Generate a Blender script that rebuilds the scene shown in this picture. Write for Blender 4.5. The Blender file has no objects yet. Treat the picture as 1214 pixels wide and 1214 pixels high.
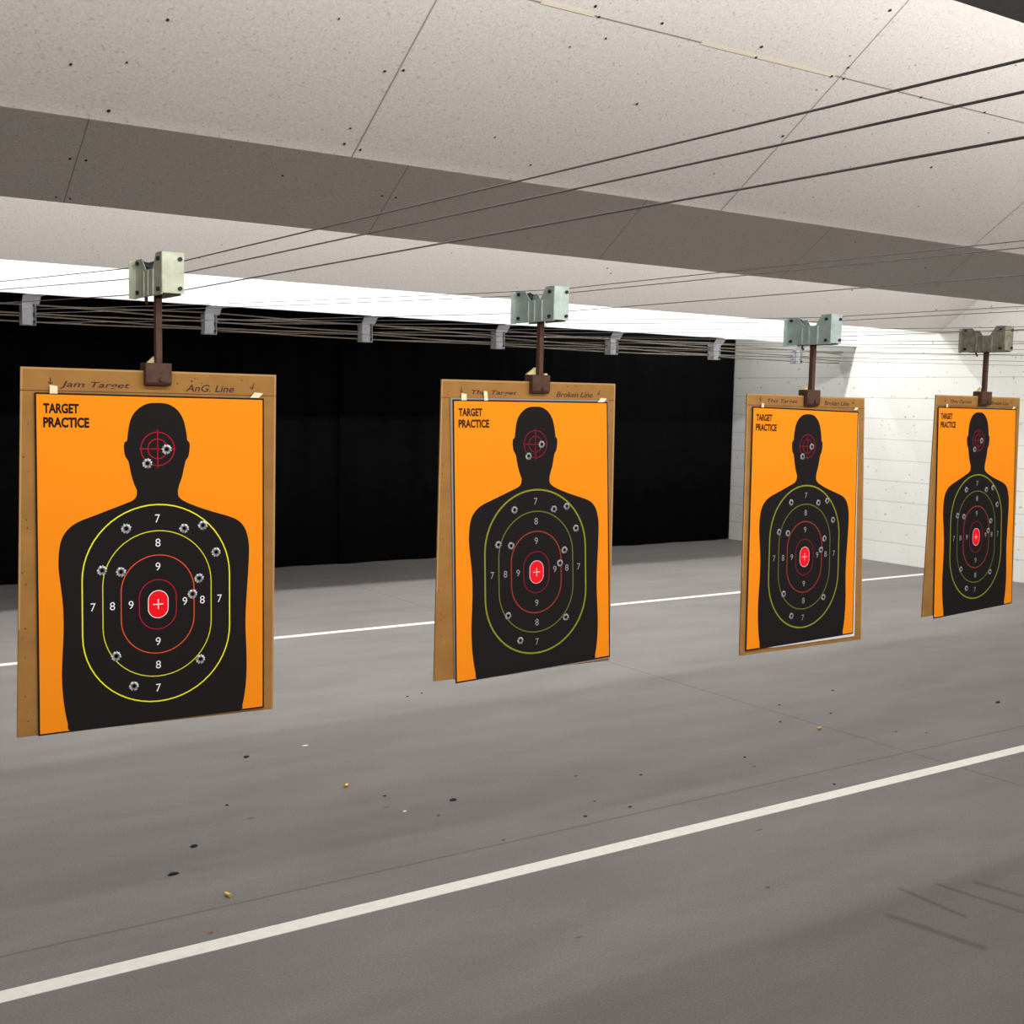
import bpy, bmesh, math, random
from mathutils import Matrix, Vector
from mathutils.geometry import tessellate_polygon
random.seed(7)
scn = bpy.context.scene
COL = scn.collection
EYE = 1.5                                   # eye height; x runs across the lanes, y runs downrange

# ------------------------------------------------------------------ helpers
def srgb(r, g, b):
    f = lambda c: (c/255/12.92) if c/255 <= .04045 else ((c/255+.055)/1.055)**2.4
    return (f(r), f(g), f(b), 1)

def new_mat(name):
    m = bpy.data.materials.new(name); m.use_nodes = True
    nt = m.node_tree
    return m, nt, nt.nodes['Principled BSDF']

def mat(name, col, rough=.7, metal=0., spec=.3, noise=None, bump=None):
    """noise = (scale, amount[, detail]) mottles the colour; bump = (scale, strength)"""
    m, nt, b = new_mat(name)
    b.inputs['Base Color'].default_value = col
    b.inputs['Roughness'].default_value = rough
    b.inputs['Metallic'].default_value = metal
    b.inputs['Specular IOR Level'].default_value = spec
    N, L = nt.nodes, nt.links
    tc = N.new('ShaderNodeTexCoord')
    if noise:
        n = N.new('ShaderNodeTexNoise'); n.inputs['Scale'].default_value = noise[0]
        n.inputs['Detail'].default_value = noise[2] if len(noise) > 2 else 4
        L.new(tc.outputs['Object'], n.inputs['Vector'])
        mr = N.new('ShaderNodeMapRange'); mr.inputs[1].default_value = .25; mr.inputs[2].default_value = .75
        mr.inputs[3].default_value = 1-noise[1]; mr.inputs[4].default_value = 1+noise[1]*.6
        L.new(n.outputs['Fac'], mr.inputs[0])
        mx = N.new('ShaderNodeMix'); mx.data_type = 'RGBA'; mx.blend_type = 'MULTIPLY'
        mx.inputs[0].default_value = 1; mx.inputs[6].default_value = col
        L.new(mr.outputs[0], mx.inputs[7]); L.new(mx.outputs[2], b.inputs['Base Color'])
    if bump:
        n2 = N.new('ShaderNodeTexNoise'); n2.inputs['Scale'].default_value = bump[0]; n2.inputs['Detail'].default_value = 5
        L.new(tc.outputs['Object'], n2.inputs['Vector'])
        bp = N.new('ShaderNodeBump'); bp.inputs['Strength'].default_value = bump[1]; bp.inputs['Distance'].default_value = .01
        L.new(n2.outputs['Fac'], bp.inputs['Height']); L.new(bp.outputs[0], b.inputs['Normal'])
    return m

class MB:
    """collects faces in world coordinates; build() links them as ONE mesh object"""
    def __init__(s): s.v = []; s.f = []; s.mi = []
    def face(s, pts, mi=0):
        n = len(s.v); s.v += [tuple(p) for p in pts]; s.f.append(tuple(range(n, n+len(pts)))); s.mi.append(mi)
    def mesh(s, verts, faces, mi=0):
        n = len(s.v); s.v += [tuple(p) for p in verts]
        for f in faces: s.f.append(tuple(i+n for i in f)); s.mi.append(mi)
    def box(s, x0, x1, y0, y1, z0, z1, mi=0):
        v = [(x, y, z) for z in (z0, z1) for y in (y0, y1) for x in (x0, x1)]
        s.mesh(v, [(0,2,3,1),(4,5,7,6),(0,1,5,4),(2,6,7,3),(0,4,6,2),(1,3,7,5)], mi)
    def prism(s, poly, d, mi=0):
        """extrude a planar polygon (list of Vectors) by vector d"""
        a = [Vector(p) for p in poly]; b = [p+Vector(d) for p in a]; n = len(a)
        tri = tessellate_polygon([a])
        s.mesh(a+b, [t for t in tri]+[tuple(i+n for i in reversed(t)) for t in tri]+[(i, (i+1) % n, (i+1) % n+n, i+n) for i in range(n)], mi)
    def tube(s, pts, r, seg=8, mi=0, caps=True):
        pts = [Vector(p) for p in pts]; rings = []
        for i, p in enumerate(pts):
            t = (pts[min(i+1, len(pts)-1)]-pts[max(i-1, 0)]).normalized()
            a = t.orthogonal().normalized() if abs(t.z) > .9 else t.cross(Vector((0,0,1))).normalized()
            b = t.cross(a)
            rr = r[i] if isinstance(r, (list, tuple)) else r
            rings.append([p+a*rr*math.cos(k*2*math.pi/seg)+b*rr*math.sin(k*2*math.pi/seg) for k in range(seg)])
        n = len(s.v)
        for g in rings: s.v += [tuple(q) for q in g]
        for i in range(len(rings)-1):
            for k in range(seg):
                s.f.append((n+i*seg+k, n+i*seg+(k+1) % seg, n+(i+1)*seg+(k+1) % seg, n+(i+1)*seg+k)); s.mi.append(mi)
        if caps:
            s.f.append(tuple(n+k for k in reversed(range(seg)))); s.mi.append(mi)
            s.f.append(tuple(n+(len(rings)-1)*seg+k for k in range(seg))); s.mi.append(mi)
    def build(s, name, mats, parent=None, smooth=False, bevel=0, origin=None):
        me = bpy.data.meshes.new(name)
        org = Vector((0,0,0))
        if origin is not None: org = Vector(origin)
        if parent is not None: org = Vector(ORG[parent.name])
        me.from_pydata([tuple(Vector(v)-org) for v in s.v], [], s.f)
        if not isinstance(mats, (list, tuple)): mats = [mats]
        for m in mats: me.materials.append(m)
        for p, i in zip(me.polygons, s.mi): p.material_index = i; p.use_smooth = smooth
        bm = bmesh.new(); bm.from_mesh(me)
        bmesh.ops.recalc_face_normals(bm, faces=bm.faces[:]); bm.to_mesh(me); bm.free()
        o = bpy.data.objects.new(name, me); COL.objects.link(o)
        if parent is not None: o.parent = parent
        else: o.location = org
        ORG[o.name] = tuple(org)
        if bevel:
            b = o.modifiers.new('bevel', 'BEVEL'); b.width = bevel; b.segments = 2; b.limit_method = 'ANGLE'
        return o
ORG = {}

def tag(o, label, cat, group=None):
    o['label'] = label; o['category'] = cat
    if group: o['group'] = group
    return o
def struct(o): o['kind'] = 'structure'; return o
def thing(name, label, cat, loc, group=None):
    o = bpy.data.objects.new(name, None); COL.objects.link(o); o.location = loc
    o.empty_display_size = .05; ORG[o.name] = tuple(loc)
    return tag(o, label, cat, group)

# ------------------------------------------------------------------ materials
def line_mask(nt, sx, sy, segs, width):
    """0..1 mask of thin strokes on the floor, each a segment (x0,y0,x1,y1)"""
    N, L = nt.nodes, nt.links
    def M(op, a, b=None, clamp=False):
        n = N.new('ShaderNodeMath'); n.operation = op; n.use_clamp = clamp
        for i, v in enumerate((a, b)):
            if v is None: continue
            if isinstance(v, (int, float)): n.inputs[i].default_value = v
            else: L.new(v, n.inputs[i])
        return n.outputs[0]
    tot = None
    for (x0, y0, x1, y1, w) in segs:
        dx, dy = x1-x0, y1-y0; l2 = dx*dx+dy*dy
        px, py = M('SUBTRACT', sx, x0), M('SUBTRACT', sy, y0)
        t = M('DIVIDE', M('ADD', M('MULTIPLY', px, dx), M('MULTIPLY', py, dy)), l2, True)
        ex, ey = M('SUBTRACT', px, M('MULTIPLY', t, dx)), M('SUBTRACT', py, M('MULTIPLY', t, dy))
        d = M('SQRT', M('ADD', M('MULTIPLY', ex, ex), M('MULTIPLY', ey, ey)))
        k = M('SUBTRACT', 1, M('DIVIDE', d, w*width), True)
        tot = k if tot is None else M('MAXIMUM', tot, k)
    return tot

def floor_mat():
    m, nt, b = new_mat('concrete_floor'); N, L = nt.nodes, nt.links
    b.inputs['Roughness'].default_value = .75; b.inputs['Specular IOR Level'].default_value = .2
    tc = N.new('ShaderNodeTexCoord'); sep = N.new('ShaderNodeSeparateXYZ'); L.new(tc.outputs['Object'], sep.inputs[0])
    def noise(scale, detail, lo, hi, stretch=None):
        n = N.new('ShaderNodeTexNoise'); n.inputs['Scale'].default_value = scale; n.inputs['Detail'].default_value = detail
        if stretch:
            mp = N.new('ShaderNodeMapping'); mp.inputs['Scale'].default_value = stretch
            L.new(tc.outputs['Object'], mp.inputs[0]); L.new(mp.outputs[0], n.inputs['Vector'])
        else: L.new(tc.outputs['Object'], n.inputs['Vector'])
        r = N.new('ShaderNodeMapRange'); r.inputs[1].default_value = .3; r.inputs[2].default_value = .7
        r.inputs[3].default_value = lo; r.inputs[4].default_value = hi; L.new(n.outputs['Fac'], r.inputs[0])
        return r.outputs[0]
    a = noise(.8, 4, .90, 1.08, (.5, 1, 1)); c = noise(5, 6, .90, 1.08, (.3, 1, 1)); d = noise(160, 2, .86, 1.14)
    def mul(p, q):
        n = N.new('ShaderNodeMath'); n.operation = 'MULTIPLY'; L.new(p, n.inputs[0])
        if isinstance(q, float): n.inputs[1].default_value = q
        else: L.new(q, n.inputs[1])
        return n.outputs[0]
    v = mul(mul(a, c), d)
    joints = line_mask(nt, sep.outputs[0], sep.outputs[1], [(-6, 3.31, 10, 3.31, 1), (4.41, -5, 4.41, 10, 1), (-1.8, -5, -1.8, 10, 1)], .009)
    scuffs = line_mask(nt, sep.outputs[0], sep.outputs[1], [(3.115, 2.34, 3.108, 2.11, .8), (3.368, 2.242, 3.41, 2.05, 1), (2.92, 2.225, 2.968, 1.953, 1.2), (3.248, 2.299, 3.288, 2.028, .8)], .022)
    jr = N.new('ShaderNodeMapRange'); jr.inputs[3].default_value = 1; jr.inputs[4].default_value = .62; L.new(joints, jr.inputs[0])
    sr = N.new('ShaderNodeMapRange'); sr.inputs[3].default_value = 1; sr.inputs[4].default_value = .66; L.new(scuffs, sr.inputs[0])
    v = mul(mul(v, jr.outputs[0]), sr.outputs[0])
    mx = N.new('ShaderNodeMix'); mx.data_type = 'RGBA'; mx.blend_type = 'MULTIPLY'; mx.inputs[0].default_value = 1
    mx.inputs[6].default_value = FLOOR_COL; L.new(v, mx.inputs[7]); L.new(mx.outputs[2], b.inputs['Base Color'])
    bp = N.new('ShaderNodeBump'); bp.inputs['Strength'].default_value = .15; bp.inputs['Distance'].default_value = .003
    L.new(d, bp.inputs['Height']); L.new(bp.outputs[0], b.inputs['Normal'])
    return m

def block_mat():
    m, nt, b = new_mat('painted_block'); N, L = nt.nodes, nt.links
    b.inputs['Roughness'].default_value = .65; b.inputs['Specular IOR Level'].default_value = .25
    tc = N.new('ShaderNodeTexCoord'); sep = N.new('ShaderNodeSeparateXYZ'); L.new(tc.outputs['Object'], sep.inputs[0])
    cmb = N.new('ShaderNodeCombineXYZ'); L.new(sep.outputs[1], cmb.inputs[0]); L.new(sep.outputs[2], cmb.inputs[1])
    br = N.new('ShaderNodeTexBrick'); L.new(cmb.outputs[0], br.inputs['Vector'])
    br.inputs['Scale'].default_value = 1; br.inputs['Brick Width'].default_value = .4; br.inputs['Row Height'].default_value = .2
    br.inputs['Mortar Size'].default_value = .0045; br.inputs['Mortar Smooth'].default_value = .6
    br.inputs['Color1'].default_value = WALL_COL; br.inputs['Color2'].default_value = [c*.97 for c in WALL_COL[:3]]+[1]
    br.inputs['Mortar'].default_value = [c*.93 for c in WALL_COL[:3]]+[1]
    pp = N.new('ShaderNodeMath'); pp.operation = 'PINGPONG'; pp.inputs[1].default_value = .1; L.new(sep.outputs[2], pp.inputs[0])
    jn = N.new('ShaderNodeMapRange'); jn.inputs[1].default_value = .0015; jn.inputs[2].default_value = .006; jn.inputs[3].default_value = .74; jn.inputs[4].default_value = 1
    L.new(pp.outputs[0], jn.inputs[0])
    jm = N.new('ShaderNodeMix'); jm.data_type = 'RGBA'; jm.blend_type = 'MULTIPLY'; jm.inputs[0].default_value = 1
    L.new(br.outputs['Color'], jm.inputs[6]); L.new(jn.outputs[0], jm.inputs[7])
    # bullet-pocked specks, clustered around target height
    sp = N.new('ShaderNodeTexNoise'); sp.inputs['Scale'].default_value = 22; sp.inputs['Detail'].default_value = 2
    L.new(cmb.outputs[0], sp.inputs['Vector'])
    r = N.new('ShaderNodeMapRange'); r.inputs[1].default_value = .67; r.inputs[2].default_value = .73; L.new(sp.outputs['Fac'], r.inputs[0])
    mx = N.new('ShaderNodeMix'); mx.data_type = 'RGBA'; mx.inputs[7].default_value = srgb(150, 150, 145)
    L.new(r.outputs[0], mx.inputs[0]); L.new(jm.outputs[2], mx.inputs[6]); L.new(mx.outputs[2], b.inputs['Base Color'])
    bp = N.new('ShaderNodeBump'); bp.inputs['Strength'].default_value = .12; bp.inputs['Distance'].default_value = .004; bp.invert = True
    L.new(br.outputs['Fac'], bp.inputs['Height']); L.new(bp.outputs[0], b.inputs['Normal'])
    return m

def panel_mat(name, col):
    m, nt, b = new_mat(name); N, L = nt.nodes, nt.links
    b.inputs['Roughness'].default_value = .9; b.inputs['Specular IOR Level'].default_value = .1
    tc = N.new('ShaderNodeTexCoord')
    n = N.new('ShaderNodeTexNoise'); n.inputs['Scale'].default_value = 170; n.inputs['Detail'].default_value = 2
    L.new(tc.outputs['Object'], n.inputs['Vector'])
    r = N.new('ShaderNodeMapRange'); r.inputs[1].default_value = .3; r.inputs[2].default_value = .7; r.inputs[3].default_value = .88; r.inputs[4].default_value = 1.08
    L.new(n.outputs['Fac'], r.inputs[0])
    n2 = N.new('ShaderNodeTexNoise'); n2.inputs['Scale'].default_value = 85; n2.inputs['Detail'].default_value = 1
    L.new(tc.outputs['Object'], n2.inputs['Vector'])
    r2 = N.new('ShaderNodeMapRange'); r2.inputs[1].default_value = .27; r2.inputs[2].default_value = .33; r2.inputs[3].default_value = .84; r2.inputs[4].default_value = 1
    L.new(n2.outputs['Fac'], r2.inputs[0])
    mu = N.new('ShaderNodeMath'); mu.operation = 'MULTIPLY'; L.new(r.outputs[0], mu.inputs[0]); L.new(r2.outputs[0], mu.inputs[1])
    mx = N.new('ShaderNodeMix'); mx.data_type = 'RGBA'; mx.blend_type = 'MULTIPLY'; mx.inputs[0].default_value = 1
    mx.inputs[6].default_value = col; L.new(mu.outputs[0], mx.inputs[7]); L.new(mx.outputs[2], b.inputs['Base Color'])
    return m

FLOOR_COL = (.146, .137, .1315, 1)
WALL_COL = (.645, .65, .615, 1)
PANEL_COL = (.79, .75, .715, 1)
M_floor = floor_mat()
M_block = block_mat()
M_panel = panel_mat('painted_baffle', PANEL_COL)
M_unlitpanel = panel_mat('unlit_baffle', (.075, .072, .066, 1))  # dark colour stands in for the front baffle being unlit
M_plain = mat('grey_wall_paint', (.62, .60, .57, 1), .9)
M_fascia = mat('white_fascia', (.90, .90, .90, 1), .7)
M_pit = mat('pit', (.03, .025, .03, 1), 1, spec=0)
M_seam = mat('seam', (.36, .33, .29, 1), 1, spec=0)
M_filler = mat('pale_filler', (.85, .78, .62, 1), .9)
M_line = mat('white_floor_paint', (.62, .60, .56, 1), .7, noise=(30, .08))
M_curtain = mat('black_curtain_fabric', (.0035, .0035, .0037, 1), 1, spec=.05, noise=(9, .3), bump=(60, .15))
M_card = mat('cardboard', (.325, .162, .045, 1), .85, spec=.15, noise=(14, .16, 6))
M_cardedge = mat('cardboard_edge', (.43, .25, .095, 1), .9)
M_mark = mat('cardboard_mark', (.14, .065, .025, 1), .9)
M_ink = mat('marker_ink', (.06, .02, .02, 1), .8)
M_tape = mat('masking_tape', (.78, .70, .46, 1), .8)
M_orange = mat('orange_print', (.90, .265, .0105, 1), .75, spec=.05)
M_black = mat('black_print', (.0155, .0130, .0135, 1), .8, spec=.04)
M_paper = mat('white_paper', (.72, .70, .72, 1), .8)
def pr(n, c): return mat(n, c, .8, spec=.05)
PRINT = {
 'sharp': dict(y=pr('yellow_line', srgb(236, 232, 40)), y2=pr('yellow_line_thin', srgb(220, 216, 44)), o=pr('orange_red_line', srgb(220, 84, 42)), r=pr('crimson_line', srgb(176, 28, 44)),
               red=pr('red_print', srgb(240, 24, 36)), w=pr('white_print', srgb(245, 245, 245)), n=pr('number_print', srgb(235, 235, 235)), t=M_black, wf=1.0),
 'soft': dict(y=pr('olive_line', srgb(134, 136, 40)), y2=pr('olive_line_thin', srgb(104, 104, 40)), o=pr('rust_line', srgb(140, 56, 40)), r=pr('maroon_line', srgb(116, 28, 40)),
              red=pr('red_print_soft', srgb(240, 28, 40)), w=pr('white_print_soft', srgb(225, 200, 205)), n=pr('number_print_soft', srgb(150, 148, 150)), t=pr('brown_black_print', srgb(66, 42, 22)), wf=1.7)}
M_rim_l = mat('torn_rim_light', (.62, .62, .63, 1), .5, metal=.2)
M_rim_s = mat('torn_rim_grey', (.36, .36, .37, 1), .6)
M_rim_d = mat('torn_rim_dark', (.20, .20, .205, 1), .5, metal=.2)
M_rim_m = mat('torn_rim_mid', (.16, .16, .165, 1), .6)
M_hole = mat('hole_black', (.004, .004, .004, 1), 1, spec=0)
M_galv = mat('galvanised_green', (.44, .46, .35, 1), .5, metal=.35, noise=(40, .2))
M_galv2 = mat('galvanised_blue', (.42, .50, .46, 1), .5, metal=.35, noise=(40, .2))
M_galv3 = mat('galvanised_aqua', (.38, .47, .44, 1), .5, metal=.35, noise=(40, .22))
M_galv4 = mat('galvanised_dull', (.25, .235, .175, 1), .6, metal=.3, noise=(45, .45))
M_zinc = mat('zinc_bracket', (.74, .78, .84, 1), .5, metal=.15, noise=(40, .15))
M_dark = mat('dark_steel', (.02, .02, .022, 1), .5, metal=.3)
M_rust = mat('rust_brown_steel', (.085, .038, .024, 1), .7, metal=.15, noise=(60, .35))
M_wedge = mat('pale_wood', (.70, .60, .28, 1), .8, noise=(50, .2))
M_cable = mat('steel_cable', (.15, .135, .135, 1), .5, metal=.3)
M_cable2 = mat('tan_steel_cable', (.36, .30, .23, 1), .5, metal=.3)
M_brass = mat('brass', (.80, .50, .14, 1), .35, metal=.6)
M_lead = mat('dark_lead', (.012, .011, .012, 1), .6, metal=.2)
M_brown = mat('brown_debris', (.20, .10, .045, 1), .8)
M_scrap = mat('pale_scrap', (.66, .62, .56, 1), .85)

# ------------------------------------------------------------------ the room
XL, XR, YF, YB, ZC = -5.0, 9.70, -4.0, 9.93, 3.6
b = MB(); b.box(XL-.2, XR+.2, YF-.2, YB+.2, -.12, 0); struct(b.build('floor', M_floor))
b = MB(); b.box(XR, XR+.2, YF-.2, YB+.2, 0, ZC); struct(b.build('wall_right', M_block))
b = MB(); b.box(XL-.2, XL, YF-.2, YB+.2, 0, ZC); struct(b.build('wall_left', M_plain))
b = MB(); b.box(XL, XR, YF-.2, YF, 0, ZC); struct(b.build('wall_front', M_plain))
b = MB(); b.box(XL, XR, YB, YB+.2, 0, ZC); struct(b.build('wall_back', M_plain))
b = MB(); b.box(XL-.2, XR+.2, YF-.2, YB+.2, ZC, ZC+.15); struct(b.build('ceiling', M_plain))
b = MB(); b.box(XL, XR, 3.050, 3.112, 0, .0015); struct(b.build('trim_1', M_line))
b = MB(); b.box(XL, XR, 6.918, 6.978, 0, .0015); struct(b.build('trim_2', M_line))

SL = .69                                    # every baffle drops this much per metre downrange
def baffle(name, Y0, z0, ztop, dots=(), seams=(), rowseams=(), filler=(), face=None):
    yt = Y0-(ztop-z0)/SL; n = Vector((0, SL, 1)).normalized(); t = .045
    b = MB()
    P = lambda x, y, off=0: Vector((x, y, z0+SL*(Y0-y)))-n*off
    b.prism([P(XL, Y0), P(XL, yt), P(XL, yt)+n*t, P(XL, Y0)+n*t], (XR-XL, 0, 0))
    for x in seams:
        b.face([P(x-.0016, Y0, .0006), P(x+.0016, Y0, .0006), P(x+.0016, yt, .0006), P(x-.0016, yt, .0006)], 1)
    for y in rowseams:
        b.face([P(XL, y-.0014, .0006), P(XR, y-.0014, .0006), P(XR, y+.0014, .0006), P(XL, y+.0014, .0006)], 1)
    for (x0, x1, y) in filler:
        b.face([P(x0, y-.0045, .001), P(x1, y-.0045, .001), P(x1, y+.0045, .001), P(x0, y+.0045, .001)], 3)
    for d in dots:
        x, y, r = d; r *= .8
        b.face([P(x+r*math.cos(a*math.pi/4), y+r*math.sin(a*math.pi/4)*.82, .0012) for a in range(8)], 2)
    return struct(b.build(name, [face or M_panel, M_seam, M_pit, M_filler]))

d1 = [(.83,2.461,.0045),(1.329,2.48,.0045),(1.371,2.47,.0045),(1.319,2.627,.0035),(1.324,2.668,.0045),(1.371,2.677,.0045),(.774,2.674,.005),(1.737,2.245,.005),(1.763,2.265,.0045),(1.817,2.306,.004),(1.936,2.245,.005),(2.029,2.44,.005),(1.85,2.648,.004),(.674,2.586,.004),(2.55,2.087,.006),(2.26,2.241,.0055),(2.269,2.268,.005),(2.55,2.268,.0055),(2.596,2.267,.005),(2.578,2.238,.005),(2.564,2.447,.0055),(3.153,2.234,.006),(3.21,2.263,.005),(3.225,2.451,.005),(2.918,2.265,.005)]
for i in range(70): d1.append((random.uniform(.3, 4.2), random.uniform(1.9, 2.68), random.uniform(.0015, .0032)))
d2 = [(1.108,4.274,.006),(1.16,4.272,.006),(1.1,4.43,.005),(1.852,4.233,.006),(2.28,4.264,.006),(2.34,4.264,.006),(1.147,4.43,.005),(4.935,4.185,.006),(5.623,4.279,.007)]
for i in range(25): d2.append((random.uniform(.5, 7), random.uniform(3.9, 4.42), random.uniform(.002, .004)))
d3 = [(8.038,6.828,.01),(5.475,6.856,.008),(5.539,6.896,.008),(9.305,6.941,.013)]
for i in range(25): d3.append((random.uniform(1.4, 9.6), random.uniform(6.5, 7.15), random.uniform(.003, .005)))
S0 = [1.36+1.22*k for k in range(-5, 8)]
baffle('ceiling_baffle_1', 1.12, EYE+.575, 3.4, face=M_unlitpanel)
baffle('ceiling_baffle_2', 2.70, EYE+.575, 3.4, d1, S0, [2.265], [(1.6, 1.75, 2.263), (2.08, 2.56, 2.265)])
baffle('ceiling_baffle_3', 4.45, EYE+.65, 3.4, d2, [1.13+1.185*k for k in range(-5, 8)])
baffle('ceiling_baffle_4', 7.20, EYE+.71, 3.5, d3)
b = MB(); b.box(XL, XR, 8.15, 8.19, EYE+.605, ZC); struct(b.build('trim_3', M_fascia))

# curtains on the far wall: two lengths of black fabric meeting at a seam
def curtain(x0, x1, y, label):
    n = int((x1-x0)*28); cols = []
    for i in range(n+1):
        x = x0+(x1-x0)*i/n
        yy = y+.012*math.sin(x*7.3)+.008*math.sin(x*17.1+1)+.004*math.sin(x*41)
        cols.append((x, yy))
    b = MB(); v = []
    for (x, yy) in cols:
        for z in (.012, .9, 1.8, 2.75): v.append((x, yy+.006*math.sin(x*5+z*2), z))
    nn = len(v); v += [(p[0], p[1]+.006, p[2]) for p in v]
    f = []
    for i in range(n):
        for k in range(3):
            a = i*4+k; f.append((a, a+4, a+5, a+1)); f.append((a+nn, a+1+nn, a+5+nn, a+4+nn))
        f.append((i*4, i*4+nn, i*4+4+nn, i*4+4)); f.append((i*4+3, i*4+7, i*4+7+nn, i*4+3+nn))
    for k in range(3):
        a = k; f.append((a, a+1, a+1+nn, a+nn)); a = n*4+k; f.append((a, a+nn, a+1+nn, a+1))
    b.mesh(v, f)
    o = b.build('black_curtain', M_curtain, smooth=True, origin=((x0+x1)/2, y, .012))
    return tag(o, label, 'curtain', 'black backstop curtains')
curtain(XL+.05, 4.86, 9.82, 'black floor-length backstop curtain on the left, behind the leftmost target')
curtain(4.84, XR-.02, 9.80, 'black floor-length backstop curtain on the right, ending at the white block wall')

# ------------------------------------------------------------------ boards, posters, carriers
BOARD = [
 (.05898, [(.6604,3.0,.0531),(1.2971,3.0,.0525),(.6515,3.0528,-.8424),(1.3161,3.0536,-.8556)], [(.6903,2.9925,-.0058),(1.263,2.9927,-.0098),(.6999,3.0419,-.8438),(1.2867,3.0421,-.8469)]),
 (.00194, [(1.803,3.0,.0555),(2.4412,3.0,.0587),(1.7951,3.0017,-.8232),(2.452,3.0017,-.829)], [(1.8384,2.9891,-.0013),(2.4091,2.9891,.0013),(1.8668,2.9907,-.8367),(2.4506,2.9907,-.8157)]),
 (-.02884, [(2.9627,2.9401,.0397),(3.5568,2.9399,.0355),(2.9499,2.9145,-.8481),(3.5718,2.9144,-.8498)], [(2.9843,2.9278,-.0029),(3.5201,2.9275,-.0136),(2.9724,2.9039,-.8338),(3.5204,2.9042,-.8229)]),
 (-.0041, [(4.05,3.0,.0573),(4.6032,3.0,.0565),(4.03,2.9964,-.8194),(4.6262,2.9965,-.8043)], [(4.0596,2.9888,.0118),(4.5742,2.9888,.0091),(4.0954,2.9854,-.8299),(4.6188,2.9855,-.8074)])]

def text_polys(txt, bold=0., shear=0.):
    c = bpy.data.curves.new('lettering', 'FONT'); c.body = txt; c.offset = bold; c.shear = shear; c.resolution_u = 4
    o = bpy.data.objects.new('lettering', c); COL.objects.link(o)
    dg = bpy.context.evaluated_depsgraph_get(); me = bpy.data.meshes.new_from_object(o.evaluated_get(dg))
    v = [(q.co.x, q.co.y) for q in me.vertices]; f = [tuple(p.vertices) for p in me.polygons]
    bpy.data.objects.remove(o); bpy.data.curves.remove(c); bpy.data.meshes.remove(me)
    x0, x1 = min(p[0] for p in v), max(p[0] for p in v); y0, y1 = min(p[1] for p in v), max(p[1] for p in v)
    return [((p[0]-x0)/(x1-x0), 1-(p[1]-y0)/(y1-y0)) for p in v], f, (x1-x0)/(y1-y0)
TXT = {k: text_polys(k, -.004) for k in '789'}
TXT['TARGET'] = text_polys('TARGET', .042); TXT['PRACTICE'] = text_polys('PRACTICE', .042)
for k in ('This Target', 'Broken Line', 'Jam Target', 'AnG. Line'): TXT[k] = text_polys(k, .012, .25)

def smooth_loop(p, n=4):
    out = []; N = len(p)
    for i in range(N):
        a, b_, c, d = [Vector(p[(i+j) % N]).to_2d() for j in (-1, 0, 1, 2)]
        for k in range(n):
            t = k/n
            out.append(tuple(.5*((2*b_)+(c-a)*t+(2*a-5*b_+4*c-d)*t*t+(3*b_-a-3*c+d)*t**3)))
    return out
SIL_L = [(.507,.0215),(.4597,.0258),(.4188,.0442),(.3933,.0706),(.3819,.1046),(.3765,.1329),(.3654,.14),(.3632,.1576),(.368,.1788),(.38,.193),(.3849,.2036),(.3927,.232),(.4046,.2605),(.4156,.2782),(.4176,.2854),(.4144,.2996),(.399,.3115),(.3636,.3216),(.3034,.3369),(.2342,.3545),(.1756,.3694),(.1369,.3859),(.1079,.4108),(.0932,.4435),(.0877,.4918),(.0919,.5335),(.0989,.5755),(.1049,.6245),(.106,.6803),(.1034,.7291),(.0988,.7848),(.0971,.8337),(.1011,.8902),(.11,.9402),(.1192,.9728),(.1304,.9955)]
SIL_R = [(.5558,.0243),(.5976,.0416),(.6238,.0701),(.6374,.1099),(.6415,.1316),(.6511,.1403),(.651,.1607),(.6444,.1825),(.6337,.1934),(.6283,.208),(.6175,.2406),(.6057,.2638),(.5992,.2803),(.5981,.2875),(.6012,.3021),(.6223,.3155),(.6758,.3325),(.7517,.3508),(.8288,.3671),(.8735,.3808),(.9016,.4002),(.9186,.427),(.9276,.4688),(.9241,.5369),(.9184,.5973),(.9126,.6578),(.9102,.7186),(.9136,.7798),(.9158,.8411),(.9134,.8945),(.9065,.9399),(.895,.9812),(.8859,.9955)]
SIL = SIL_R+[(.78,.9957),(.51,.9957),(.24,.9957)]+SIL_L[::-1]
_s = smooth_loop([Vector(p) for p in SIL]); SIL = [(u, min(v, .9962)) for u, v in _s]
HOLES = [(.5485,.1594),(.4633,.2017),(.3699,.3956),(.625,.4011),(.7101,.3935),(.7709,.479),(.2667,.518),(.3464,.5253),(.6919,.5586),(.6614,.6068),(.3235,.7816),(.6972,.8163),(.3987,.8801)]
NUMS = [('7',.5063,.3679),('8',.5078,.4416),('9',.5072,.5148),('9',.5065,.747),('8',.5069,.8202),('7',.5064,.8935),('7',.2279,.6272),('8',.3092,.6277),('9',.3889,.6281),('9',.6269,.6274),('8',.7068,.6267),('7',.787,.6268)]
PW, PH = .575, .84                          # printed sheet, metres

def stadium(cx, cy, hw, hh, n=28):
    """rounded slot in sheet coordinates; hw, hh are half sizes in metres"""
    out = []
    for sgn in (-1, 1):
        for k in range(n+1):
            a = math.pi*k/n+(math.pi if sgn < 0 else 0)
            out.append((cx+hw*math.cos(a)/PW, cy+(sgn*(hh-hw)+hw*math.sin(a))/PH))
    return out

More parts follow.
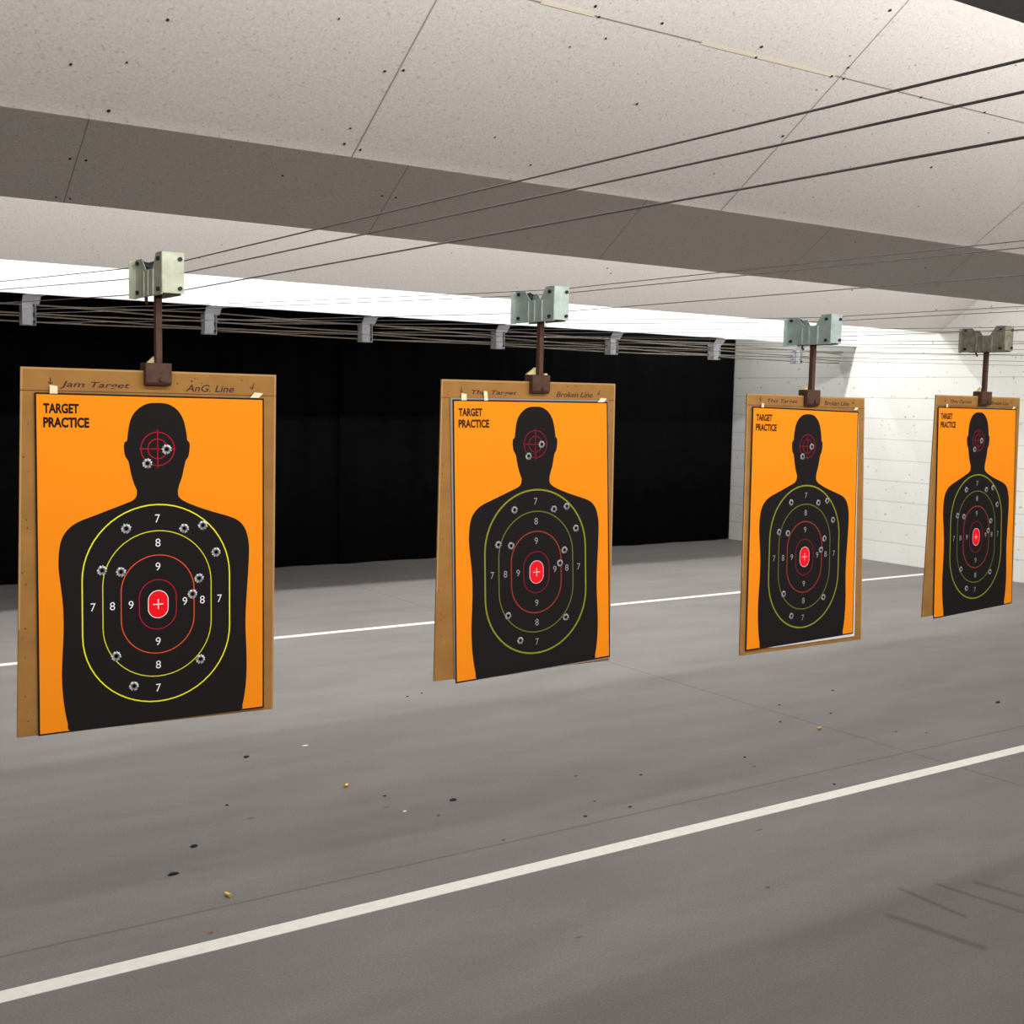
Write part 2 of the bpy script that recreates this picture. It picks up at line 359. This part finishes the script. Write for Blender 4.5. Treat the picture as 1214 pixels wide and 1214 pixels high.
def make_target(i, label):
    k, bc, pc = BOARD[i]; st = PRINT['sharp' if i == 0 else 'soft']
    nrm = Vector((0, -1, -k)).normalized()          # out of the sheet, towards the firing line
    # the sheets lie on the board: corners in the board plane, a few mm proud of it
    Y0, ztop = bc[0][1], max(bc[0][2], bc[1][2])
    A = [Vector((p[0], Y0+k*(max(bc[0][2], bc[1][2])-p[2])-.0045, p[2]+EYE)) for p in pc]
    def W(u, v, d=0):
        return A[0]*(1-u)*(1-v)+A[1]*u*(1-v)+A[2]*(1-u)*v+A[3]*u*v+nrm*d
    loc = (W(.5, 0)+W(.5, 0))/2
    t = thing('paper_target', label, 'shooting target', loc, 'orange silhouette targets')
    # sheet: black border, orange field, and the paper's thickness
    b = MB(); e = .0072 if i == 0 else .008
    b.prism([W(0,0), W(1,0), W(1,1), W(0,1)], -nrm*.0008, 1)
    ev = e*PW/PH
    b.face([W(e,ev,.0003), W(1-e,ev,.0003), W(1-e,1-ev,.0003), W(e,1-ev,.0003)], 0)
    b.build('sheet', [M_orange, M_black], t)
    if i == 2:                                       # white underlay peeping out along the lower right
        b = MB(); b.prism([W(.01,.01,-.001), W(1.004,.01,-.001), W(1.016,1.013,-.001), W(.25,1.004,-.001), W(.01,.99,-.001)], -nrm*.0008)
        o = b.build('backing_paper', M_paper, t); o['label'] = 'white backing paper'
    if i == 1:
        b = MB(); b.prism([W(-.012,-.006,-.001), W(1.004,-.006,-.001), W(1.0,1.006,-.001), W(.3,1.003,-.001), W(-.004,.99,-.001)], -nrm*.0008)
        o = b.build('backing_paper', mat('grey_paper', (.26, .235, .24, 1), .85), t); o['label'] = 'greyish backing paper'
    # silhouette
    b = MB(); tri = tessellate_polygon([[Vector((u, v, 0)) for u, v in SIL]])
    b.mesh([W(u, v, .0006) for u, v in SIL], tri)
    sil = b.build('silhouette', M_black, t); sil['label'] = 'black head and torso silhouette'
    def flat(name, verts, faces, d, m, parent=sil, lab=None):
        b = MB(); b.mesh([W(u, v, d) for u, v in verts], faces); o = b.build(name, m, parent)
        if lab: o['label'] = lab
        return o
    def ring(name, cx, cy, hw, hh, w, d, m, lab):
        a = stadium(cx, cy, hw+w/2, hh+w/2); c = stadium(cx, cy, hw-w/2, hh-w/2); n = len(a)
        flat(name, a+c, [(q, (q+1) % n, n+(q+1) % n, n+q) for q in range(n)], d, m, sil, lab)
    wf = st['wf']; CX, CY = .508, .631
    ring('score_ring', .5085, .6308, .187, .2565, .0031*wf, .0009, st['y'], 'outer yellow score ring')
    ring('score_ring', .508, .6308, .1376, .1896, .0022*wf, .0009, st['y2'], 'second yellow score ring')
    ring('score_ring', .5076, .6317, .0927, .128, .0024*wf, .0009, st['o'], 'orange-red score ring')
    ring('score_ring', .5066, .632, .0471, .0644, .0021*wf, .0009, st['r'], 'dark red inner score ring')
    s = stadium(.5076, .6314, .0262, .0365); s2 = stadium(.5076, .6314, .0245, .0348)
    b = MB(); b.face([W(u, v, .0009) for u, v in s], 1); b.face([W(u, v, .0011) for u, v in s2], 0)
    def bar(cu, cv, hw, hh, d, mi):
        b.face([W(cu-hw/PW, cv-hh/PH, d), W(cu+hw/PW, cv-hh/PH, d), W(cu+hw/PW, cv+hh/PH, d), W(cu-hw/PW, cv+hh/PH, d)], mi)
    bar(.5076, .6314, .0130, .0011, .0013, 1); bar(.5076, .6314, .0011, .0130, .0013, 1)
    o = b.build('bullseye', [st['red'], st['w']], sil); o['label'] = 'red bullseye with white cross'
    # sighting cross on the head
    b = MB(); cu, cv = .509, .1581
    for R in (.042, .0247):
        n = 40; w = .0011 if i == 0 else .0017
        for q in range(n):
            a0, a1 = 2*math.pi*q/n, 2*math.pi*(q+1)/n
            b.face([W(cu+(R+s_*w)*math.cos(a)/PW, cv+(R+s_*w)*math.sin(a)/PH, .0009) for a, s_ in ((a0,1),(a1,1),(a1,-1),(a0,-1))])
    w = .0011 if i == 0 else .0017
    bar(cu, cv, .046, w, .001, 0); bar(cu, cv, w, .048, .001, 0)
    o = b.build('crosshair', st['r'], sil); o['label'] = 'red crosshair rings on the head'
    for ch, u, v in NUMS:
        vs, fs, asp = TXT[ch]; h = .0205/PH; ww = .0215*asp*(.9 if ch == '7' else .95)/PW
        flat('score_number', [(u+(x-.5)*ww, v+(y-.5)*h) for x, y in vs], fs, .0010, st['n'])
    b = MB()
    for w_, u0, v0, u1, v1 in (('TARGET', .0337, .0274, .1769, .0559), ('PRACTICE', .033, .0666, .2189, .0962)):
        vs, fs, asp = TXT[w_]; b.mesh([W(u0+x*(u1-u0), v0+y*(v1-v0)+.002, .0007) for x, y in vs], fs)
    b.build('lettering', st['t'], t)
    for (u, v) in HOLES:
        b = MB(); n = 22; rnd = random.Random(int(u*1e4))
        sc = 1 if i == 0 else .92
        out = [(.0134 if q % 2 else .0108)*sc*rnd.uniform(.93, 1.06) for q in range(n)]
        Q = lambda r, q, d: W(u+r*math.cos(2*math.pi*q/n)/PW, v+r*math.sin(2*math.pi*q/n)/PH, d)
        for q in range(n):
            q1 = (q+1) % n; mi = 1 if (q % 11) in (1, 2, 5) or rnd.random() < .12 else 0
            b.face([Q(out[q], q, .0012), Q(out[q1], q1, .0012), Q(.0080*sc, q1, .0028), Q(.0080*sc, q, .0028)], mi)
            b.face([Q(.0080*sc, q, .0028), Q(.0080*sc, q1, .0028), Q(.0050*sc, q1, .0018), Q(.0050*sc, q, .0018)], 2)
        b.face([Q(.0050*sc, q, .0018) for q in range(n)], 3)
        b.build('bullet_hole', [M_rim_l if i == 0 else M_rim_s, M_rim_d, M_rim_m, M_hole], t)
    return t

def make_board(i, label):
    k, bc, pc = BOARD[i]; zt = EYE+max(bc[0][2], bc[1][2]); Y0 = bc[0][1]
    c = [Vector((p[0], Y0+k*(zt-EYE-p[2]), p[2]+EYE)) for p in bc]
    t = thing('cardboard_backer', label, 'target board', (c[0]+c[1])/2, 'cardboard target backers')
    def S(u, dz, d): p = c[0].lerp(c[1], u); return Vector((p.x, p.y+k*dz-d, p.z-dz))
    ptop = bc[0][2]-pc[0][2]; z0 = ptop-.006; H = bc[0][2]-bc[2][2]-.004
    def P(u, dz, d):                                  # follows the board's own slightly skewed outline
        q = c[0].lerp(c[1], u).lerp(c[2].lerp(c[3], u), dz/H); return Vector((q.x, q.y-d, q.z))
    b = MB(); b.prism([c[0], c[1], c[3], c[2]], (0, .006, 0))
    for q in [(0, z0, 1, z0+.0025, 1), (0, 0, 1, .0045, 2), (.992, .0045, 1, H, 2), (0, .0045, .007, H*.7, 2)]:   # fold line, pale raw edges
        b.face([P(q[0], q[1], .0003), P(q[2], q[1], .0003), P(q[2], q[3], .0003), P(q[0], q[3], .0003)], q[4])
    rnd = random.Random(i+3)
    for q in range(26):                               # pits
        u, dz = (rnd.choice((rnd.uniform(.955, .985), rnd.uniform(.012, .04))), rnd.uniform(.03, .86)) if q < 18 else (rnd.uniform(.55, .9), rnd.uniform(.008, .03))
        r = rnd.uniform(.0012, .0026)
        b.face([P(u+r*math.cos(a*math.pi/3)/.64, dz+r*math.sin(a*math.pi/3), .0004) for a in range(6)], 1)
    b.build('panel', [M_card, M_mark, M_cardedge], t, bevel=.0012)
    words = (('Jam Target', .14, .40), ('AnG. Line', .62, .82)) if i == 0 else (('This Target', .16, .41), ('Broken Line', .64, .86))
    for w_, u0, u1 in words:
        vs, fs, asp = TXT[w_]; b = MB(); h = .018 if i == 0 else .016
        b.mesh([S(u0+x*(u1-u0), ptop-.028+y*h, .0005) for x, y in vs], fs)
        b.build('handwriting', M_ink, t)
    for u, ang in ((.105, 0), (.905, .5)):           # drawn arrows pointing down at the tape
        b = MB(); dz = ptop-.036
        for (a0, b0, a1, b1) in ((0, 0, -.012*ang, .016), (-.012*ang-.006, .010, -.012*ang, .016), (-.012*ang+.006, .011, -.012*ang, .016)):
            w = .0012
            b.mesh([S(u+(a0-w)/.64, dz+b0, .0005), S(u+(a0+w)/.64, dz+b0, .0005), S(u+(a1+w)/.64, dz+b1, .0005), S(u+(a1-w)/.64, dz+b1, .0005)], [(0,1,2,3)])
        b.build('drawn_arrow', M_ink, t)
    for u, w, h, sk in [(.115, .018, .018, 0), (.905, .024, .012, .012)]+([(.235, .013, .026, -.003)] if i == 1 else []):
        b = MB(); d = .0058; hh = ptop-h
        if i > 1: w *= .7; h *= .7; hh = ptop-h
        b.prism([S(u+(-w/2+sk)/.64, hh, d), S(u+(w/2+sk)/.64, hh+.002, d), S(u+w/2/.64, ptop+.002, d), S(u-w/2/.64, ptop+.002, d)], (0, .0006, 0))
        b.build('tape_strip', M_tape, t)
    return t

def make_carrier(i, X, metal, label):
    k, bc, pc = BOARD[i]; Y0 = bc[0][1]; zt = EYE+max(bc[0][2], bc[1][2])
    dz_ = -.020 if i == 2 else 0; z0, z1 = EYE+.234+dz_, EYE+.334+dz_; X0, X = X, X+.008
    t = thing('target_carrier', label, 'target carrier', (X, Y0, z0), 'target carriers on the overhead cables')
    yc = Y0+.002
    def plate(x, ya, yb, nz=.034, top=0):
        """notched side plate as a polygon at constant x, from near end ya to far end yb"""
        m = yc; return [Vector((x, ya, z0)), Vector((x, yb, z0)), Vector((x, yb, z1-.004+top)), Vector((x, m+.052, z1-.004+top)), Vector((x, m+.022, z1-nz)), Vector((x, m-.03, z1-nz)), Vector((x, m-.056, z1+.002+top)), Vector((x, ya, z1+.002+top))]
    xs = X-.030; ya, yb = yc-.098, yc+.100
    b = MB(); b.prism(plate(xs, ya, yb), (.0025, 0, 0))
    b.box(xs-.018, xs+.0025, yb-.0025, yb, z0-.002, z1-.006)          # wing folded towards us at the far end
    b.box(xs, xs+.056, ya, ya+.0025, z0+.004, z1+.002)                # wing folded away at the near end
    b.build('side_plate', metal, t, bevel=.0008)
    b = MB(); b.prism(plate(X+.018, ya+.006, yb-.004, .052, -.006), (.0025, 0, 0)); b.build('side_plate', metal, t)
    # stiffening folds pressed into the front plate
    b = MB()
    for y in (yc-.040, yc+.030, yc-.002): b.box(xs-.004, xs, y-.004, y+.004, z0+.001, z1-.036)
    b.build('pressed_rib', metal, t, bevel=.0015)
    for y in (ya+.018, yb-.020):
        for z in (z0+.014, z1-.014):
            b = MB(); b.tube([(xs-.006, y, z), (xs+.058, y, z)], .0052, 8); b.build('bolt', M_dark, t)
        b = MB(); b.tube([(xs+.010, y, z1-.022), (xs+.022, y, z1-.022), (xs+.026, y, z1-.022), (xs+.038, y, z1-.022)], [.017, .012, .012, .017], 16); b.build('pulley', M_dark, t)
    for z in (z0+.016, z1-.014):                       # bolts on the near wing's outer edge
        b = MB(); b.tube([(xs+.045, ya-.005, z), (xs+.045, ya+.004, z)], .0052, 8); b.build('bolt', M_dark, t)
    xr = X0
    b = MB(); b.box(xr-.0078, xr+.0078, yc-.0085-.004, yc+.0085-.004, zt+.012, z1-.045); b.build('hanger_rod', M_rust, t, bevel=.001)
    b = MB(); b.box(xr-.006, xr+.006, yc-.010, yc+.002, z1-.048, z1-.034); b.build('rod_eye', M_dark, t, bevel=.003)
    # clamp: two jaws and a bridge over the board's top edge, leaning bolts on the face
    xc = xr-.004; hw = .033; zb = zt-.037
    V = lambda y, z: Vector((xc-hw, Y0+y, z))        # an inverted U over the board's top edge
    b = MB(); b.prism([V(-.013, zb), V(-.0012, zb), V(-.0012, zt+.002), V(.0075, zt+.002), V(.0075, zb), V(.024, zb), V(.024, zt+.019), V(-.020, zt+.019), V(-.020, zb+.008)], (2*hw, 0, 0))
    c = b.build('clamp', M_rust, t, bevel=.003)
    b = MB(); b.tube([(xc+.006, Y0-.025, zb+.016), (xc+.006, Y0-.018, zb+.016)], .006, 6); b.build('screw', M_rust, c)
    b = MB(); s = 1 if i != 1 else 1.7
    b.prism([Vector((xc-.020*s, Y0+.008, zt+.019)), Vector((xc-.002, Y0+.008, zt+.036+.008*(s-1))), Vector((xc+.001, Y0+.008, zt+.026)), Vector((xc-.002, Y0+.008, zt+.019))], (0, .012, 0))
    if i == 1: b.box(xc+hw-.006, xc+hw+.005, Y0+.004, Y0+.016, zt+.004, zt+.024)
    o = b.build('wood_wedge', M_wedge, t, bevel=.001); o['label'] = 'pale wooden wedge behind the clamp'
    b = MB(); yl = yc+.03 if i != 1 else yc-.05
    b.tube([(xs+.004, yl, z0+.004), (xs+.004, yl, z0-.010), (xs+.004, yl-.006, z0-.016)], .004 if i != 1 else .0022, 6)
    b.build('latch_pin', M_rust if i != 1 else M_scrap, t)
    return t

RODX = [.984, 2.145, 3.272, 4.353]
make_board(0, 'cardboard backer behind the leftmost orange target, hung nearest and showing widest')
make_board(1, 'cardboard backer behind the second target from the left, with three tape strips')
make_board(2, 'cardboard backer behind the third target from left, showing on all four sides')
make_board(3, 'cardboard backer behind the rightmost target, in front of the white wall')
make_target(0, 'largest orange silhouette target, leftmost, with bright yellow score rings')
make_target(1, 'orange silhouette target with dull rings, second from the left, before the black curtain')
make_target(2, 'orange silhouette target with white paper showing along its lower right edge')
make_target(3, 'rightmost and smallest orange silhouette target, before the white block wall')
make_carrier(0, RODX[0], M_galv, 'yellow-green notched metal carrier and rod holding the leftmost target board')
make_carrier(1, RODX[1], M_galv2, 'pale green notched metal carrier holding the second target board from left')
make_carrier(2, RODX[2], M_galv3, 'bluish notched metal carrier holding the third target board from left')
make_carrier(3, RODX[3], M_galv4, 'dull brownish-grey notched metal carrier holding the rightmost target board')

# ------------------------------------------------------------------ cables
LANES = [.984, 2.145, 3.30, 4.353, 5.645, 6.81, 7.975]
BRX = [.70, 1.893, 3.105, 4.332, 5.544, 6.732, 7.952, 9.045]
nth = ['leftmost', 'second', 'third', 'rightmost']
for li, X in enumerate(LANES):
    zs = (.319, .291, .249) if li == 0 else (.314, .300, .245) if li == 2 else (.333, .320, .266)
    for ci, z in enumerate(zs):
        if li > 3 and ci == 1: continue
        end = (.515, .49, .43)[ci]; dx = (.040, .043, .040)[ci]
        pts = []
        for q in range(31):
            y = YF+.01+(8.268-YF-.01)*q/30
            if y < 3: zz = z+.0018*max(0, 1-y)**1.5; x = X+dx
            else:
                f = (y-3)/5.268; zz = z+(end-z)*(f*.85+f*f*.15); x = X+dx+(BRX[li]-X-dx)*f
            pts.append((x, y, EYE+zz))
        b = MB(); b.tube(pts, .0015 if li == 0 else .0012 if li < 4 else .0017, 6)
        o = b.build('steel_cable', M_cable, smooth=True, origin=(X, YF, EYE+z))
        if li < 4:
            lab = ('topmost', 'middle', 'lowest')[ci]+' of three thin steel cables running through the '+nth[li]+' target carrier'
        else:
            lab = 'thin steel cable right of all four carriers, crossing the white block wall'
        tag(o, lab, 'cable', 'carrier cables running downrange')
ordn = ['topmost', 'second from top', 'middle', 'second lowest', 'lowest']
for q, (za, zb) in enumerate(((.565, .545), (.525, .548), (.505, .492), (.462, .478), (.452, .440))):
    pts = []
    for j in range(41):
        x = XL+.01+(XR-XL-.02)*j/40; ph = (x-BRX[0])/1.19*math.pi
        pts.append((x, 8.31+.012*q, EYE+(za+zb)/2+(za-zb)/2*math.cos(ph)-.004*abs(math.sin(ph))))
    b = MB(); b.tube(pts, .0055, 6)
    tag(b.build('cross_cable', M_cable2, smooth=True, origin=(XL, 8.31, EYE+za)), ordn[q]+' of five cables strung sideways past the brackets, before the black curtain', 'cable', 'cables strung across the curtain')

# brackets under the fascia
bn = ['leftmost', 'second from left', 'third from left', 'fourth from left', 'fifth from left', 'sixth from left', 'rightmost']
for q, X in enumerate(BRX[1:]):
    zt = EYE+.604; y0 = 8.245
    lab = bn[q]+' grey metal pulley bracket under the white ceiling edge'+(', behind the third carrier' if q == 6 else ', before the black curtain')
    t = thing('pulley_bracket', lab, 'bracket', (X, y0, zt-.18), 'pulley brackets under the ceiling edge')
    b = MB(); b.box(X-.055, X+.055, 8.10, y0+.01, zt-.005, zt-.001); b.prism([Vector((X-.055, y0, zt-.001)), Vector((X-.055, y0+.05, zt-.055)), Vector((X-.055, y0+.055, zt-.055)), Vector((X-.055, y0+.012, zt-.001))], (.11, 0, 0))
    b.build('mounting_flange', M_zinc, t, bevel=.001)
    b = MB(); zb = zt-.19
    b.box(X-.055, X-.051, y0+.045, y0+.12, zb, zt-.05); b.box(X+.030, X+.034, y0+.045, y0+.12, zb, zt-.05)
    b.box(X-.055, X+.012, y0+.045, y0+.049, zb, zt-.05); b.box(X-.051, X+.030, y0+.045, y0+.12, zb, zb+.004)
    b.build('housing', M_zinc, t, bevel=.001)
    for z in (zt-.085, zt-.155):
        b = MB(); b.tube([(X-.045, y0+.09, z), (X-.022, y0+.09, z), (X-.012, y0+.09, z), (X+.028, y0+.09, z)], [.026, .02, .02, .026], 14); b.build('pulley', M_zinc, t)
    b = MB(); b.tube([(X+.02, y0+.036, zt-.165), (X+.02, y0+.048, zt-.165)], .006, 8); b.build('bolt', M_dark, t)

# ------------------------------------------------------------------ litter on the floor
def casing(x, y, a, lab):
    t = None; b = MB(); d = Vector((math.cos(a), math.sin(a), 0)); r = .0062; c = Vector((x, y, r+.0004))
    b.tube([c-d*.012, c-d*.0105, c-d*.0104, c-d*.009, c-d*.0088, c+d*.011, c+d*.011, c+d*.009], [r, r, r*.8, r*.8, r*.96, r*.93, r*.75, r*.72], 14)
    tag(b.build('cartridge_case', M_brass, smooth=False, origin=(x, y, 0)), lab, 'cartridge case', 'brass cases on the floor')
casing(2.077, 4.121, .6, 'brass cartridge case on floor, below the gap between leftmost and second targets')
casing(4.346, 3.764, .1, 'brass cartridge case on floor beside the floor joint, below the third target')
casing(1.31, 3.372, 1.9, 'brass cartridge case on floor just above the near white line, below leftmost target')
def blob(name, x, y, sx, sy, h, m, lab, cat, grp, seed):
    rnd = random.Random(seed); b = MB(); n = 9; v = [(x, y, h)]
    for (s, zz) in ((.6, h*.85), (1, h*.4), (.92, .0004)):
        for q in range(n):
            a = 2*math.pi*q/n; r = s*rnd.uniform(.75, 1.15); v.append((x+sx*r*math.cos(a), y+sy*r*math.sin(a), zz*rnd.uniform(.9, 1.05) if zz > .001 else zz))
    f = [(0, 1+q, 1+(q+1) % n) for q in range(n)]
    for g in (0, 1):
        f += [(1+g*n+q, 1+(g+1)*n+q, 1+(g+1)*n+(q+1) % n, 1+g*n+(q+1) % n) for q in range(n)]
    f.append(tuple(1+2*n+q for q in range(n)))
    b.mesh(v, f); tag(b.build(name, m, origin=(x, y, 0)), lab, cat, grp)
big = [(1.364,3.814,.013,.008,'dark bullet fragment on floor below the leftmost target, upper of a close pair'), (1.227,3.619,.018,.008,'dark bullet fragment on floor below the leftmost target, lower and larger of a pair'),
       (2.349,3.776,.015,.009,'round dark bullet fragment on open floor below the second target'), (5.574,3.655,.016,.010,'dark bullet fragment on floor far right, above the near white line'), (1.896,4.675,.013,.008,'dark bullet fragment on floor just below the leftmost target board, right side')]
for q, (x, y, sx, sy, lab) in enumerate(big): blob('bullet_fragment', x, y, sx, sy, .009, M_lead, lab, 'bullet fragment', 'dark fragments on the floor', q)
small = [(1.608,4.149),(2.153,3.948),(2.67,3.38),(2.877,3.375),(4.528,4.185),(4.287,3.952),(5.012,4.261),(2.985,5.25),(3.083,5.275),(3.761,3.167),(4.628,3.939),(3.716,3.618),(3.167,3.654)]
for q, (x, y) in enumerate(small): blob('bullet_fragment', x, y, .0075, .006, .005, M_lead, 'tiny dark speck of bullet fragment on the grey concrete floor', 'bullet fragment', 'tiny dark specks on the floor', 20+q)
brown = [(2.217,3.66),(2.932,3.779),(2.804,3.496),(2.282,3.336),(3.654,3.502),(4.63,3.552),(4.744,3.47),(1.178,3.16),(2.763,2.57)]
for q, (x, y) in enumerate(brown): blob('brown_crumb', x, y, .008, .006, .005, M_brown, 'small brown crumb of debris on the grey concrete floor', 'debris', 'brown crumbs on the floor', 40+q)
for q, (x, y, sx) in enumerate(((1.632,3.977,.017),(3.117,2.951,.018),(2.041,2.598,.016),(2.099,3.836,.012))):
    blob('splinter', x, y, sx, .004, .003, M_brown, ('flat brown splinter on floor below the leftmost target', 'brown splinter on floor in front of the near white line', 'short splinter on the near floor, nearest the camera', 'short brown splinter on floor right of a brass case')[q], 'splinter', 'splinters on the floor', 60+q)
blob('paper_scrap', 2.135, 3.761, .009, .006, .004, M_scrap, 'tiny white paper scrap on floor between the two left targets', 'scrap', None, 71)
blob('paper_scrap', 2.179, 4.711, .016, .008, .003, M_scrap, 'pale paper scrap on floor just right of the leftmost target board bottom', 'scrap', None, 72)

# ------------------------------------------------------------------ lights: hidden fluorescent rows behind the baffles, plus added fills
def row(name, x0, x1, y, z, power, tilt=0., width=.05, col=(1, .985, .95)):
    l = bpy.data.lights.new(name, 'AREA'); l.shape = 'RECTANGLE'; l.size = x1-x0; l.size_y = width; l.energy = power; l.color = col
    o = bpy.data.objects.new(name, l); COL.objects.link(o); o.location = ((x0+x1)/2, y, z)
    o.rotation_euler = (tilt, 0, 0)                  # tilt > 0 swings the beam downrange
    return o
R = math.radians
POW = dict(front_fill=122, near_left=31, near_right=54, back=17, mid=255, far=235, end=31)
row('front_fill_light', -2.4, 5.2, -1.2, EYE+.60, POW['front_fill'], R(72), .12, (1, .97, .95))  # added fill behind the camera, brightens the targets
row('baffle_light_near', -0.5, 2.1, 1.50, EYE+1.0, POW['near_left'], R(40), .05, (1, .97, .94))
row('baffle_light_near', 2.2, 7.0, 1.50, EYE+1.0, POW['near_right'], R(40), .05, (1, .97, .94))
row('baffle_fill_dim', -1.0, 9.0, 3.10, EYE+1.35, POW['back'], R(35), .05, (1, .95, .86))  # added fill, makes up for weak bounce on the third baffle
row('baffle_light_mid', -1.0, 9.3, 5.20, EYE+1.40, POW['mid'], R(25), .05, (1, .97, .94))
row('baffle_light_far', 0.0, 9.55, 7.95, EYE+1.46, POW['far'], R(20), .05, (1, .99, .97))
row('wall_end_fill', 7.4, 9.4, 8.95, EYE+1.6, POW['end'], 0, .05, (1, .99, .97))  # added fill past the fascia, lifts the far end of the block wall

w = bpy.data.worlds.new('World'); scn.world = w; w.use_nodes = True
w.node_tree.nodes['Background'].inputs[0].default_value = (.02, .02, .02, 1)

# ------------------------------------------------------------------ camera
cam = bpy.data.cameras.new('camera'); co = bpy.data.objects.new('camera', cam); COL.objects.link(co)
cam.sensor_width = 36; cam.sensor_fit = 'HORIZONTAL'; cam.lens = 1441.21/1214*36; cam.clip_start = .05
yaw, pit, rol = .601053, -.0916795, .0219565
f = Vector((math.sin(yaw)*math.cos(pit), math.cos(yaw)*math.cos(pit), math.sin(pit)))
r = Vector((math.cos(yaw), -math.sin(yaw), 0)); u = r.cross(f)
r2 = r*math.cos(rol)+u*math.sin(rol); u2 = -r*math.sin(rol)+u*math.cos(rol)
m = Matrix((r2, u2, -f)).transposed().to_4x4(); m.translation = (0, 0, EYE)
co.matrix_world = m
scn.camera = co
scn.view_settings.view_transform = 'Standard'; scn.view_settings.look = 'None'
scn.view_settings.exposure = 0; scn.view_settings.gamma = 1
